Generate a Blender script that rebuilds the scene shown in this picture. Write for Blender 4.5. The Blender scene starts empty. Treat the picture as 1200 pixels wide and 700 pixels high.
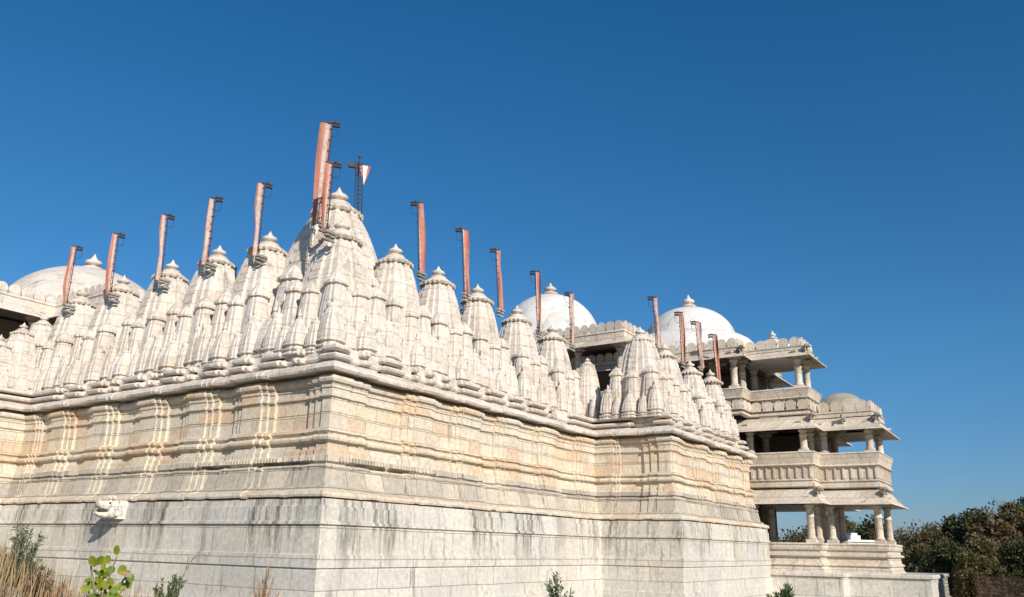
import bpy, math, random
from math import sin, cos, pi, radians
from mathutils import Vector, Matrix
random.seed(11)
S = bpy.context.scene
COL = S.collection

# ------------------------------------------------------------------ mesh helpers
class MB:
    def __init__(s): s.v = []; s.f = []; s.m = []; s.sm = []
    def face(s, idx, m=0, smooth=False): s.f.append(tuple(idx)); s.m.append(m); s.sm.append(smooth)
    def box(s, x0, y0, z0, x1, y1, z1, m=0):
        b = len(s.v)
        s.v += [(x0,y0,z0),(x1,y0,z0),(x1,y1,z0),(x0,y1,z0),(x0,y0,z1),(x1,y0,z1),(x1,y1,z1),(x0,y1,z1)]
        for q in ((0,3,2,1),(4,5,6,7),(0,1,5,4),(1,2,6,5),(2,3,7,6),(3,0,4,7)): s.face([b+i for i in q], m)
    def obox(s, c, ux, uy, uz, m=0):
        b = len(s.v); c = Vector(c); ux, uy, uz = Vector(ux), Vector(uy), Vector(uz)
        for dz in (-1, 1):
            for dx, dy in ((-1,-1),(1,-1),(1,1),(-1,1)): s.v.append(tuple(c + ux*dx + uy*dy + uz*dz))
        for q in ((0,3,2,1),(4,5,6,7),(0,1,5,4),(1,2,6,5),(2,3,7,6),(3,0,4,7)): s.face([b+i for i in q], m)
    def rings(s, rs, closed=True, cap0=True, cap1=True, m=0, smooth=False):
        n = len(rs[0]); b = len(s.v)
        for r in rs: s.v += [tuple(p) for p in r]
        for k in range(len(rs)-1):
            for i in range(n if closed else n-1):
                j = (i+1) % n
                s.face((b+k*n+i, b+k*n+j, b+(k+1)*n+j, b+(k+1)*n+i), m, smooth)
        if cap0 and closed: s.face([b+i for i in range(n)][::-1], m)
        if cap1 and closed: s.face([b+(len(rs)-1)*n+i for i in range(n)], m)
    def lathe(s, prof, c=(0,0,0), seg=20, m=0, smooth=True, saw=None):
        rs = []
        for k, (r, z) in enumerate(prof):
            ring = []
            for i in range(seg):
                rr = r*(1+(saw[k] if saw else 0)*(1 if i % 2 else -1))
                a = 2*pi*i/seg; ring.append((c[0]+rr*cos(a), c[1]+rr*sin(a), c[2]+z))
            rs.append(ring)
        s.rings(rs, m=m, smooth=smooth)
    def tube(s, pts, rad, seg=6, m=0):
        pts = [Vector(p) for p in pts]; rs = []
        for i, p in enumerate(pts):
            d = (pts[min(i+1,len(pts)-1)]-pts[max(i-1,0)]).normalized()
            u = d.cross(Vector((0,0,1)));
            if u.length < 1e-3: u = Vector((1,0,0))
            u.normalize(); w = d.cross(u); r = rad[i] if isinstance(rad, (list,tuple)) else rad
            rs.append([p+(u*cos(2*pi*k/seg)+w*sin(2*pi*k/seg))*r for k in range(seg)])
        s.rings(rs, m=m, smooth=True)
    def ell(s, c, r, seg=10, rg=6, m=0):
        rs = []
        for k in range(rg+1):
            a = -pi/2*0.97 + pi*0.97*k/rg
            rs.append([(c[0]+r[0]*cos(a)*cos(2*pi*i/seg), c[1]+r[1]*cos(a)*sin(2*pi*i/seg), c[2]+r[2]*sin(a)) for i in range(seg)])
        s.rings(rs, m=m, smooth=True)
    def ngon(s, pts, m=0):
        b = len(s.v); s.v += [tuple(p) for p in pts]; s.face(range(b, b+len(pts)), m)
    def slab(s, outline, z0, z1, m=0):
        o = outline[::-1] if area(outline) < 0 else outline
        s.rings([[(x,y,z0) for x,y in o],[(x,y,z1) for x,y in o]], m=m)
    def mesh(s, name, mats):
        me = bpy.data.meshes.new(name); me.from_pydata(s.v, [], s.f)
        for mt in (mats if isinstance(mats,(list,tuple)) else [mats]): me.materials.append(mt)
        me.polygons.foreach_set('material_index', s.m); me.polygons.foreach_set('use_smooth', s.sm)
        me.update(); return me
    def build(s, name, mats, parent=None):
        o = bpy.data.objects.new(name, s.mesh(name, mats)); COL.objects.link(o)
        if parent: o.parent = parent
        return o

def area(o): return sum(o[i][0]*o[(i+1)%len(o)][1]-o[(i+1)%len(o)][0]*o[i][1] for i in range(len(o)))/2
def link(name, me, parent=None, loc=(0,0,0), rz=0, sc=(1,1,1)):
    o = bpy.data.objects.new(name, me); COL.objects.link(o); o.parent = parent
    o.location = loc; o.rotation_euler = (0,0,rz); o.scale = sc; return o
def empty(name, loc=(0,0,0), rz=0):
    o = bpy.data.objects.new(name, None); COL.objects.link(o); o.location = loc; o.rotation_euler = (0,0,rz); o.empty_display_size=.3; return o
def tag(o, label=None, cat=None, group=None, kind=None):
    if label: o['label'] = label
    if cat: o['category'] = cat
    if group: o['group'] = group
    if kind: o['kind'] = kind
    return o

# ------------------------------------------------------------------ camera geometry
F = 946.092; CAM = Vector((-12.48, -12.97, 2.2))
AX = Vector((0.5472794, -0.2568003, -0.7965795)); AY = Vector((-0.8367318, -0.1461492, -0.5277502)); AZ = Vector((0.0191070, 0.9553502, -0.2948575))
def ray(px, py):
    c = Vector(((px-600)/F, -(py-350)/F, -1)); return Vector((AX.dot(c), AY.dot(c), AZ.dot(c))).normalized()
def onx(px, py, x): r = ray(px,py); return CAM + r*((x-CAM.x)/r.x)
def ony(px, py, y): r = ray(px,py); return CAM + r*((y-CAM.y)/r.y)
def atd(px, py, d): r = ray(px,py); return CAM + r*(d/math.hypot(r.x,r.y))

# ------------------------------------------------------------------ materials
class NT:
    def __init__(s, name):
        s.mat = bpy.data.materials.new(name); s.mat.use_nodes = True; s.t = s.mat.node_tree
        s.b = s.t.nodes['Principled BSDF']; s.b.inputs['Roughness'].default_value = .85
        s.b.inputs['Specular IOR Level'].default_value = .25
    def n(s, typ, **kw):
        nd = s.t.nodes.new(typ)
        for k, v in kw.items():
            if k in nd.inputs.keys(): nd.inputs[k].default_value = v
            else: setattr(nd, k, v)
        return nd
    def l(s, a, b): s.t.links.new(a, b)
    def val(s, x, sock):
        if hasattr(x, 'links'): s.l(x, sock)
        else: sock.default_value = x
    def math(s, op, a, b=0.0, clamp=False):
        nd = s.t.nodes.new('ShaderNodeMath'); nd.operation = op; nd.use_clamp = clamp
        s.val(a, nd.inputs[0]); s.val(b, nd.inputs[1]); return nd.outputs[0]
    def noise(s, vec, scale, detail=4, rough=.55):
        nd = s.n('ShaderNodeTexNoise'); nd.inputs['Scale'].default_value = scale; nd.inputs['Detail'].default_value = detail; nd.inputs['Roughness'].default_value = rough
        s.l(vec, nd.inputs['Vector']); return nd.outputs['Fac']
    def ramp(s, fac, lo, hi, a=0.0, b=1.0):
        nd = s.n('ShaderNodeMapRange'); nd.interpolation_type = 'SMOOTHSTEP'
        s.val(fac, nd.inputs[0])
        for i, v in zip((1,2,3,4), (lo,hi,a,b)): nd.inputs[i].default_value = v
        return nd.outputs[0]
    def mix(s, fac, a, b, mode='MIX'):
        nd = s.n('ShaderNodeMix'); nd.data_type = 'RGBA'; nd.blend_type = mode
        s.val(fac, nd.inputs[0])
        for v, sock in ((a, nd.inputs[6]), (b, nd.inputs[7])):
            if hasattr(v, 'links'): s.l(v, sock)
            else: sock.default_value = (*v, 1)
        return nd.outputs[2]
    def out(s, col, bump=None, bs=.7, dist=.02):
        if hasattr(col, 'links'): s.l(col, s.b.inputs['Base Color'])
        else: s.b.inputs['Base Color'].default_value = (*col, 1)
        if bump is not None:
            bn = s.n('ShaderNodeBump'); bn.inputs['Strength'].default_value = bs; bn.inputs['Distance'].default_value = dist
            s.l(bump, bn.inputs['Height']); s.l(bn.outputs[0], s.b.inputs['Normal'])
        return s.mat
    def pos(s): return s.n('ShaderNodeNewGeometry').outputs['Position']
    def xyz(s, v):
        nd = s.n('ShaderNodeSeparateXYZ'); s.l(v, nd.inputs[0]); return nd.outputs
    def comb(s, x, y, z):
        nd = s.n('ShaderNodeCombineXYZ')
        for v, k in ((x,0),(y,1),(z,2)): s.val(v, nd.inputs[k])
        return nd.outputs[0]

def stone(name, ca, cb, cc, bw=.62, bh=.4, joint=.55, streak=.5, patch=.35, soot=None, squash=1.0, bumpd=.02, weather=.3, mot=.75, spk=.3):
    """ashlar stone: courses laid on (x+y, z), three block tones, blotches, run-down streaks"""
    t = NT(name); p = t.pos(); x, y, z = t.xyz(p)
    u = t.math('ADD', x, y)
    wob = t.noise(p, 1.3, 2)
    zz = t.math('ADD', z, t.math('MULTIPLY', t.math('SUBTRACT', wob, .5), .05))
    uv = t.comb(u, zz, 0)
    br = t.n('ShaderNodeTexBrick'); t.l(uv, br.inputs['Vector'])
    br.offset = .37; br.inputs['Scale'].default_value = 1; br.inputs['Brick Width'].default_value = bw; br.inputs['Row Height'].default_value = bh
    br.inputs['Mortar Size'].default_value = .010; br.inputs['Mortar Smooth'].default_value = .5; br.inputs['Bias'].default_value = 0
    br.inputs['Color1'].default_value = (0,0,0,1); br.inputs['Color2'].default_value = (1,1,1,1); br.inputs['Mortar'].default_value = (.5,.5,.5,1)
    sep = t.n('ShaderNodeSeparateColor'); t.l(br.outputs['Color'], sep.inputs[0]); rnd = sep.outputs[0]
    base = t.mix(t.ramp(rnd, .25, .8), ca, cb)
    base = t.mix(t.math('MULTIPLY', t.ramp(t.math('FRACT', t.math('MULTIPLY', rnd, 7.31)), .68, .9), patch*1.6, True), base, cc)
    base = t.mix(t.math('MULTIPLY', t.ramp(t.noise(p, .8, 5, .6), .42, .68), patch), base, cc)
    # fine mottling
    mo = t.noise(p, 9, 6, .7)
    base = t.mix(mot, base, t.mix(t.ramp(mo, .3, .72), (.62,.61,.59), (1.0,1.0,1.0)), 'MULTIPLY')
    # water streaks
    sv = t.comb(t.math('MULTIPLY', u, 3.2), t.math('MULTIPLY', t.math('SUBTRACT', x, y), .3), t.math('MULTIPLY', z, .35))
    st = t.ramp(t.noise(sv, 1.6, 6, .65), .53, .72)
    brk = t.ramp(t.noise(p, 1.1, 3), .38, .62)
    st = t.math('MULTIPLY', t.math('MULTIPLY', st, brk), streak, True)
    base = t.mix(st, base, (.20,.19,.175))
    sv2 = t.comb(t.math('MULTIPLY', u, 9.0), 0.0, t.math('MULTIPLY', z, .8))
    st2 = t.math('MULTIPLY', t.ramp(t.noise(sv2, 1.2, 5, .7), .55, .75), weather, True)
    base = t.mix(st2, base, (.30,.27,.23))
    if soot:
        z0, z1, amt = soot
        sv3 = t.comb(t.math('MULTIPLY', u, 1.5), 0.0, t.math('MULTIPLY', z, .16))
        big = t.ramp(t.noise(sv3, 1.0, 3, .6), .42, .58)
        sm = t.math('MULTIPLY', t.math('MULTIPLY', t.ramp(z, z0, z1), big), t.ramp(t.noise(sv, 2.0, 6, .75), .40, .66))
        base = t.mix(t.math('MULTIPLY', t.ramp(t.noise(p, .45, 5, .65), .45, .62), .38), base, (.40,.40,.38))
        base = t.mix(t.math('MULTIPLY', sm, amt, True), base, (.10,.095,.085))
    # mineral speckle
    sp = t.ramp(t.noise(p, 34, 3, .8), .62, .78)
    gb = t.math('MULTIPLY', t.ramp(t.noise(p, 2.3, 7, .72), .54, .70), t.ramp(t.noise(p, .35, 3), .35, .6))
    base = t.mix(t.math('MULTIPLY', gb, min(1.0, streak*.75), True), base, (.27,.26,.235))
    base = t.mix(t.math('MULTIPLY', sp, spk), base, (.26,.24,.21))
    base = t.mix(t.math('MULTIPLY', br.outputs['Fac'], joint, True), base, (.16,.125,.09))
    h = t.math('ADD', t.math('MULTIPLY', br.outputs['Fac'], -.7), t.math('ADD', t.math('MULTIPLY', mo, .45), t.math('MULTIPLY', rnd, .35)))
    return t.out(base, h, .8, bumpd*1.4)

M = {}
M['plinth'] = stone('plinth_stone', (.76,.725,.655), (.68,.66,.61), (.70,.645,.55), 1.15, .63, .45, 1.0, .42, (1.2,2.9,1.0))
M['wall'] = stone('wall_stone', (.76,.675,.53), (.69,.635,.54), (.68,.51,.355), .95, .335, .42, .40, .45)
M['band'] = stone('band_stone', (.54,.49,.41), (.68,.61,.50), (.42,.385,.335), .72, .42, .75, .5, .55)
M['spire'] = stone('spire_stone', (.76,.70,.635), (.72,.665,.605), (.64,.55,.46), 1.9, .42, .18, .85, .38, weather=.58)
M['carved_band'] = stone('carved_band_stone', (.56,.48,.38), (.50,.43,.35), (.44,.36,.28), 2, 2, .1, .6, .4)
M['limewash'] = stone('old_limewash', (.66,.61,.555), (.60,.56,.51), (.47,.43,.38), 2.4, 1.2, .06, .9, .55, weather=.4, mot=.3, spk=.08)
M['porch'] = stone('porch_stone', (.73,.655,.55), (.66,.605,.52), (.54,.45,.36), .9, .4, .35, .80, .45, weather=.35)
M['dark'] = stone('shaded_inner_stone', (.24,.20,.16), (.20,.17,.14), (.2,.16,.12), .8, .3, .4, .4, .4)  # interior shade put into the colour, darker than the outer stone
M['white'] = stone('whitewash', (.69,.675,.655), (.64,.63,.61), (.50,.475,.44), 2.4, 1.2, .04, .75, .45, weather=.3, mot=.25, spk=.05)
M['grey_dome'] = stone('aged_dome_stone', (.50,.44,.36), (.42,.38,.32), (.33,.29,.25), .5, .3, .3, .4, .4)
M['figure'] = stone('figure_stone', (.42,.39,.34), (.36,.34,.30), (.22,.21,.19), 3, 3, 0, .4, .4)
M['spout'] = stone('marble_spout', (.74,.71,.66), (.68,.65,.60), (.52,.42,.35), 3, 3, 0, .3, .5, weather=.3)

def plain(name, c, rough=.8, c2=None, sc=6, metal=0):
    t = NT(name); t.b.inputs['Roughness'].default_value = rough; t.b.inputs['Metallic'].default_value = metal
    p = t.pos(); nz = t.noise(p, sc, 5, .65)
    c2 = c2 or tuple(v*.55 for v in c)
    return t.out(t.mix(t.ramp(nz, .35, .7), c, c2), nz, .3, .01)
M['iron'] = plain('dark_iron', (.035,.03,.03), .6, (.08,.05,.035), 20)
M['red'] = plain('faded_red_cloth', (.46,.145,.10), .8, (.40,.22,.165), 5)
M['pale'] = plain('dirty_white_cloth', (.50,.44,.395), .8, (.36,.26,.22), 7)
M['rust'] = plain('rusty_fence_wire', (.075,.04,.032), .8, (.05,.03,.025), 8)
M['bark'] = plain('bark', (.13,.10,.075), .9, (.07,.055,.045), 12)
M['grey_bark'] = plain('grey_bark', (.26,.235,.21), .9, (.16,.14,.125), 12)
M['stem'] = plain('green_stem', (.20,.22,.10), .8, (.12,.12,.06), 12)
M['rock'] = plain('rubble_stone', (.46,.43,.39), .9, (.27,.25,.22), 6)
M['white_paint'] = plain('white_paint', (.78,.77,.75), .7, (.66,.65,.62), 4)

def leafmat(name, a, b, c=None, sc=1.2, trans=.25):
    t = NT(name); t.b.inputs['Roughness'].default_value = .6
    p = t.pos(); n1 = t.noise(p, sc, 4, .6); n2 = t.noise(p, sc*7, 3, .7)
    col = t.mix(t.ramp(n1, .35, .65), a, b)
    col = t.mix(t.math('MULTIPLY', t.ramp(n2, .5, .75), .7), col, c or a)
    m = t.out(col)
    tr = t.n('ShaderNodeBsdfTranslucent'); t.l(col, tr.inputs['Color'])
    ms = t.n('ShaderNodeMixShader'); ms.inputs[0].default_value = trans
    t.l(t.b.outputs[0], ms.inputs[1]); t.l(tr.outputs[0], ms.inputs[2])
    t.l(ms.outputs[0], t.t.nodes['Material Output'].inputs['Surface']); return m
M['leaf_dark'] = leafmat('dark_foliage', (.050,.068,.022), (.085,.088,.032), (.035,.045,.018), .35)
M['leaf_olive'] = leafmat('olive_foliage', (.11,.105,.04), (.15,.12,.05), (.07,.07,.03), .35)
M['leaf_brown'] = leafmat('brown_foliage', (.16,.105,.055), (.12,.095,.045), (.19,.11,.06), .35)
M['leaf_grey'] = leafmat('grey_green_leaf', (.16,.19,.11), (.11,.15,.07), (.22,.22,.15), 3)
M['leaf_bright'] = leafmat('yellow_green_leaf', (.30,.33,.03), (.17,.23,.025), (.44,.36,.05), 9, .3)
M['leaf_deep'] = leafmat('deep_green_leaf', (.07,.115,.04), (.10,.14,.05), (.16,.18,.08), 3)
M['leaf_mid'] = leafmat('mid_green_leaf', (.15,.23,.03), (.10,.17,.025), (.22,.24,.05), 8)
M['straw'] = leafmat('dry_straw', (.42,.32,.17), (.34,.22,.12), (.50,.40,.24), 3)
M['straw_red'] = leafmat('reddish_dry_stalk', (.42,.23,.14), (.42,.29,.17), (.30,.15,.10), 3)

# ------------------------------------------------------------------ sweeps along a rectilinear outline (outward = right of the walk)
def offs(path):
    n = len(path); res = []
    nr = []
    for i in range(n-1):
        dx, dy = path[i+1][0]-path[i][0], path[i+1][1]-path[i][1]; L = math.hypot(dx,dy); nr.append((dy/L, -dx/L))
    for i in range(n):
        if i == 0: v = nr[0]
        elif i == n-1: v = nr[-1]
        else:
            a, b = nr[i-1], nr[i]; d = 1+a[0]*b[0]+a[1]*b[1]; v = ((a[0]+b[0])/d, (a[1]+b[1])/d)
        res.append((path[i][0], path[i][1], v[0], v[1]))
    return res
def sweep(mb, po, prof, m=None, wave=None):
    """po: list of (x,y,ox,oy); prof: list of (offset,z[,mat]) from the top down"""
    n = len(po); b = len(mb.v)
    for q in prof:
        for e in po:
            x,y,ox,oy = e[:4]; kx,ky = (e[4]*q[3], e[5]*q[3]) if len(e)>4 and len(q)>3 else (0,0)
            mb.v.append((x+ox*q[0]+kx, y+oy*q[0]+ky, q[1]))
    for k in range(len(prof)-1):
        mi = prof[k+1][2] if len(prof[k+1]) > 2 else (m or 0)
        for i in range(n-1): mb.face((b+k*n+i, b+(k+1)*n+i, b+(k+1)*n+i+1, b+k*n+i+1), mi)

# ------------------------------------------------------------------ TEMPLE
temple = empty('temple', (0,0,0))
tag(temple, 'pale stone temple with rows of ribbed spires, white domes and a balconied side porch', 'temple')

A = 12.8; W = -2.86; E_ = 22.2; N = 13.5
low = [(-9,N),(0,N),(0,0),(A,0),(A,W),(E_,W),(E_,2)]
mb = MB()
def fine(path, step=1.0):
    out = []
    for i in range(len(path)-1):
        a, b = path[i], path[i+1]; L = math.hypot(b[0]-a[0], b[1]-a[1]); n = max(1, int(L/step))
        out += [(a[0]+(b[0]-a[0])*k/n, a[1]+(b[1]-a[1])*k/n) for k in range(n)]
    return out + [path[-1]]
sweep(mb, offs(low), [(-1.0,3.13),(-.02,3.13),(-.02,2.99),(.012,2.975),(.012,2.67),(.045,2.66),(.05,2.60),(-.015,2.575),
    (0,2.55),(0,1.99),(.03,1.975),(.035,1.72),(-.012,1.70),(.0,1.66),(.0,.95),(.05,.93),(.05,.62),(.10,.58),(.10,-.6)])
mb.build('plinth', M['plinth'], temple)

# upper wall with stepped bays
def bays(A_, B_, centres, hw=1.0, end0=.95, end1=.95, dp=(0,-.05,-.10,-.18), sc=(.42,.60,.80)):
    """points of one wall run from A_ to B_ (not including corner vertices)"""
    dx, dy = B_[0]-A_[0], B_[1]-A_[1]; L = math.hypot(dx,dy); dx/=L; dy/=L; nx, ny = dy, -dx
    ev = []
    # each item: (s, depth_before, depth_after)
    def up(s0, sgn, ks):   # steps leaving a bay
        return ks
    cur = []
    if end0: 
        for k in range(3): cur.append((end0*(.62,.82,1.0)[k], dp[k], dp[k+1], 1))
    for c in centres:
        for k in (2,1,0): cur.append((c-hw*sc[k], dp[k+1], dp[k], -1))
        for k in (0,1,2): cur.append((c+hw*sc[k], dp[k], dp[k+1], 1))
    if end1:
        for k in (2,1,0): cur.append((L-end1*(.62,.82,1.0)[k], dp[k+1], dp[k], -1))
    res = []
    for s, d0, d1, sg in cur:
        # side shift follows the moulding a little
        for d in (d0, d1): res.append((A_[0]+dx*s, A_[1]+dy*s, nx+dx*.14*sg, ny+dy*.14*sg, nx*d, ny*d))
    return res
def corner(x, y, n1, n2): return (x, y, n1[0]+n2[0], n1[1]+n2[1])
wx, wy = (-1,0), (0,-1)
P = []
P.append((-9, N, 0, -1))
P += bays((-9,N),(0,N),[1.2,3.4,5.6,7.4],1.0,None,.7)
P.append(corner(0, N, wx, wy))
P += bays((0,N),(0,0),[N-12.0, N-9.75, N-7.45, N-5.3, N-3.2],1.0,.45,1.35)
P.append(corner(0,0,wx,wy))
P += bays((0,0),(A,0),[3.75,5.75,7.85,10.05],.95,1.75,.9)
P.append(corner(A,0,wx,wy))
P += bays((A,0),(A,W),[],1,.55,1.55)
P.append(corner(A,W,wx,wy))
P += bays((A,W),(E_,W),[3.5,5.5,7.4],.9,1.8,1.0)
P.append(corner(E_,W,(1,0),wy))
P.append((E_, 2, 1, 0))
up = [(-1.5,6.30,0,1.0),(-.56,6.26,0,.6),(-.42,6.235,0,.4),(-.28,6.17,0,.35),(-.20,6.11,0,.35),(-.18,6.04,0,.35),(-.22,5.985,0,.2),(-.26,5.99,0,.2),(-.62,6.0,0,1.0),
 (-.62,5.905),(-.38,5.90),(-.36,5.87),(-.33,5.82),(-.35,5.76),(-.42,5.74),(-.42,5.63),(-.45,5.62),(-.45,5.49),(-.42,5.48),(-.42,5.43),(-.48,5.41),
 (-.48,5.085),(-.50,5.08),(-.50,5.065),(-.48,5.06),(-.48,4.73),(-.41,4.71),(-.355,4.675),(-.35,4.63),(-.42,4.595),(-.43,4.56),(-.33,4.54),(-.30,4.48),(-.315,4.43),(-.42,4.40),
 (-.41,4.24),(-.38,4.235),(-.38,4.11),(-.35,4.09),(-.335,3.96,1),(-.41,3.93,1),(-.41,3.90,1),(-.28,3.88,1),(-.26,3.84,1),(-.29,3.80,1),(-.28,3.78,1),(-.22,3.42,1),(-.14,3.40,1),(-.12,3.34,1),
 (.03,3.28,0,.15),(.05,3.21,0,.1),(.035,3.165,0,.1),(-.04,3.172,0,.1),(-.3,3.10,0,.1)]
def bayk(z): return 1.0 if z > 4.3 else .85 if z > 3.9 else .6
up = [(q[0],q[1],(q[2] if len(q)>2 and q[2] else 2 if q[1] > 5.98 else 0),(q[3] if len(q)>3 else bayk(q[1]))) for q in up]
mb = MB(); sweep(mb, P, up)
nP = len(P); jz = [.012*math.sin(i*1.3)+random.uniform(-.007,.007) for i in range(nP)]
mb.v = [(x, y, z+jz[i % nP]) for i, (x, y, z) in enumerate(mb.v)]
# dentil course near the corner
random.seed(5)
for k in range(42):
    q = .72+k*.105
    if random.random() < .9: mb.box(.30, q, 3.975, .60, q+.055, 4.075, 1)
for k in range(34):
    q = .72+k*.105
    if random.random() < .85: mb.box(q, .30, 3.975, q+.055, .60, 4.075, 1)
random.seed(23)
wall = mb.build('outer_wall', [M['wall'], M['band'], M['spire']], temple)
# moulded bases of the spires, broken into small projecting blocks
def teeth(A_, B_):
    L = math.hypot(B_[0]-A_[0], B_[1]-A_[1]); pts = []; dx, dy = (B_[0]-A_[0])/L, (B_[1]-A_[1])/L; nx, ny = dy, -dx
    s = random.uniform(1.1,1.2); first = True; ev = []
    ev += [(s*.88, 0, -.08, 1), (s, -.08, -.24, 1)]
    while True:
        s += random.uniform(.14,.26); w = random.choice((.36,.46,.95,1.1))*random.uniform(.9,1.1)
        if s+w > L-1.4: break
        ev += [(s, -.24, -.08, -1), (s+.10, -.08, -.0, -1), (s+w-.10, 0, -.08, 1), (s+w, -.08, -.24, 1)]; s += w
    e = max(s+.02, L-1.15); ev += [(e, -.24, -.08, -1), (e+.13, -.08, 0, -1)]
    return [(A_[0]+dx*q, A_[1]+dy*q, nx+dx*.2*sg, ny+dy*.2*sg, nx*d, ny*d) for q, d0, d1, sg in ev for d in (d0, d1)]
P2 = [(-9,N,0,-1)] + teeth((-9,N),(0,N)) + [corner(0,N,wx,wy)] + teeth((0,N),(0,0)) + [corner(0,0,wx,wy)] + teeth((0,0),(A,0)) + [corner(A,0,wx,wy)] + \
     teeth((A,0),(A,W)) + [corner(A,W,wx,wy)] + teeth((A,W),(E_,W)) + [corner(E_,W,(1,0),wy),(E_,2,1,0)]
base = [(-.84,6.70),(-.60,6.70),(-.52,6.68),(-.49,6.63),(-.50,6.58),(-.56,6.555),(-.72,6.55),(-.72,6.49),(-.56,6.48),(-.46,6.45),(-.42,6.40),(-.45,6.35),(-.54,6.335),(-.64,6.33),(-.64,6.27),(-.50,6.26),(-.48,6.18)]
def tk_(z): return 1.0
base = [(a, b, 0, tk_(b)) for a, b in base]
mb = MB(); sweep(mb, P2, base); mb.build('parapet_base', M['spire'], temple)
# roof terrace
mb = MB(); mb.slab([(-9,N+.72),(.72,N+.72),(.72,.72),(A+.72,.72),(A+.72,W+.72),(E_-.8,W+.72),(E_-.8,30),(-9,30)][::-1], 6.2, 6.688)
mb.build('roof_terrace', M['spire'], temple)

# ------------------------------------------------------------------ spires
Q9 = [(1,.20),(1,-.0)]
def plan(q):
    pts = []
    for k in range(4):
        a = k*pi/2; c, s = round(cos(a)), round(sin(a))
        pts += [(x*c-y*s, x*s+y*c) for x, y in q]
    return pts
PL = plan([(1.0,-.20),(1.0,.20),(.91,.22),(.90,.50),(.83,.53),(.80,.76),(.76,.80),(.53,.83),(.50,.90),(.22,.91)])
RIDGE = [1 if i % 10 in (0,1) else 0 for i in range(40)]
def shikhara_mesh(zb, zt, hw, top=.50, name='spire'):
    """tall curvilinear body from zb to zt, half width hw, local to its axis"""
    mb = MB(); H = zt-zb; rings = []
    def ring(z, r, rr=0.0): rings.append([(x*(r+rr*RIDGE[i]), y*(r+rr*RIDGE[i]), z) for i,(x,y) in enumerate(PL)])
    for z, r in ((0,1.14),(.10,1.14),(.13,1.06),(.20,1.06),(.23,1.16),(.31,1.18),(.35,1.06),(.47,1.02),(.50,1.10),(.56,1.12),(.60,1.0)): ring(zb+z*H/3.6, r*hw)
    z0 = .60/3.6; n = 11
    for k in range(n):
        for f, e in ((.02,.0),(.14,.02),(.75,.035),(.92,.045),(.99,.0)):
            t = (k+f)/n; r = 1-(1-top)*(t**2.15); r -= .03*(t**14)
            ring(zb+H*(z0+(1-z0)*t), r*hw*(1+ (.006 if .1<f<.95 else 0)), e*hw)
    rings.append([(x*.86, y*.86, z+.02) for x,y,z in rings[-1]])
    mb.rings(rings)
    return mb
DISC = [(.66,-.16),(.86,-.14),(.86,-.10),(.74,-.08),(1.0,-.05),(1.02,.0),(1.02,.10),(.96,.14),(.90,.17),(.84,.24),(.70,.31),(.66,.30),(.67,.36),(.60,.43),(.46,.50),(.40,.49)]
SAW = [0,0,0,0,.06,.065,.05,.01,0,0,0,0,0,0,0,0]
mb = MB(); mb.lathe(DISC, seg=44, saw=SAW, smooth=False)
for k in (1,2,3,4,5):
    for i in range(44): mb.m[k*44+i] = 1
DISC_ME = mb.mesh('crown_disc', [M['spire'], M['carved_band']])
FIN = [(r*1.18,z) for r,z in [(.36,.46),(.42,.50),(.44,.56),(.38,.60),(.20,.63),(.15,.68),(.17,.73),(.27,.76),(.33,.83),(.34,.90),(.28,.97),(.17,1.01),(.12,1.05),(.15,1.08),(.11,1.12),(.06,1.22),(.015,1.34)]]
mb = MB(); mb.lathe(FIN, seg=16); FIN_ME = mb.mesh('finial', M['spire'])
# turret: unit half width 1, height 1 to its little cap
PT = plan([(1.0,-.30),(1.0,.30),(.88,.34),(.86,.72),(.72,.86),(.34,.88)])
def turret_mesh(kind):
    mb = MB(); rs = []
    pf = [(1.06,0),(1.06,.04),(.92,.05),(.92,.075),(1.10,.085),(1.12,.12),(.84,.135),(.80,.15),(.80,.19),(1.04,.20),(1.05,.225),(.93,.24)]
    tp = (.46,.86,.30)[kind]
    for k in range(8):
        t = (k+1)/8; r = .97-tp*t**(2.0 if kind < 2 else 1.6)
        pf += [(r+.012, .24+.58*t-.03),(r, .24+.58*t-.006)]
    if kind == 2: pf += [(.60,.825),(.82,.835),(.84,.865),(.66,.90),(.44,.955),(.12,1.0)]
    for r, z in pf: rs.append([(x*r, y*r, z) for x,y in PT])
    mb.rings(rs)
    if kind == 1: mb.lathe([(.12,.82),(.22,.84),(.18,.87),(.08,.89),(.13,.93),(.0,1.0)], seg=10)
    if kind == 0: mb.lathe([(.50,.80),(.62,.825),(.62,.86),(.50,.88),(.34,.90),(.14,.92),(.10,.94),(.17,.965),(.12,1.0),(.02,1.05)], seg=14)
    return mb.mesh('turret', M['spire'])
TUR = [turret_mesh(0), turret_mesh(1), turret_mesh(2)]

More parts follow.
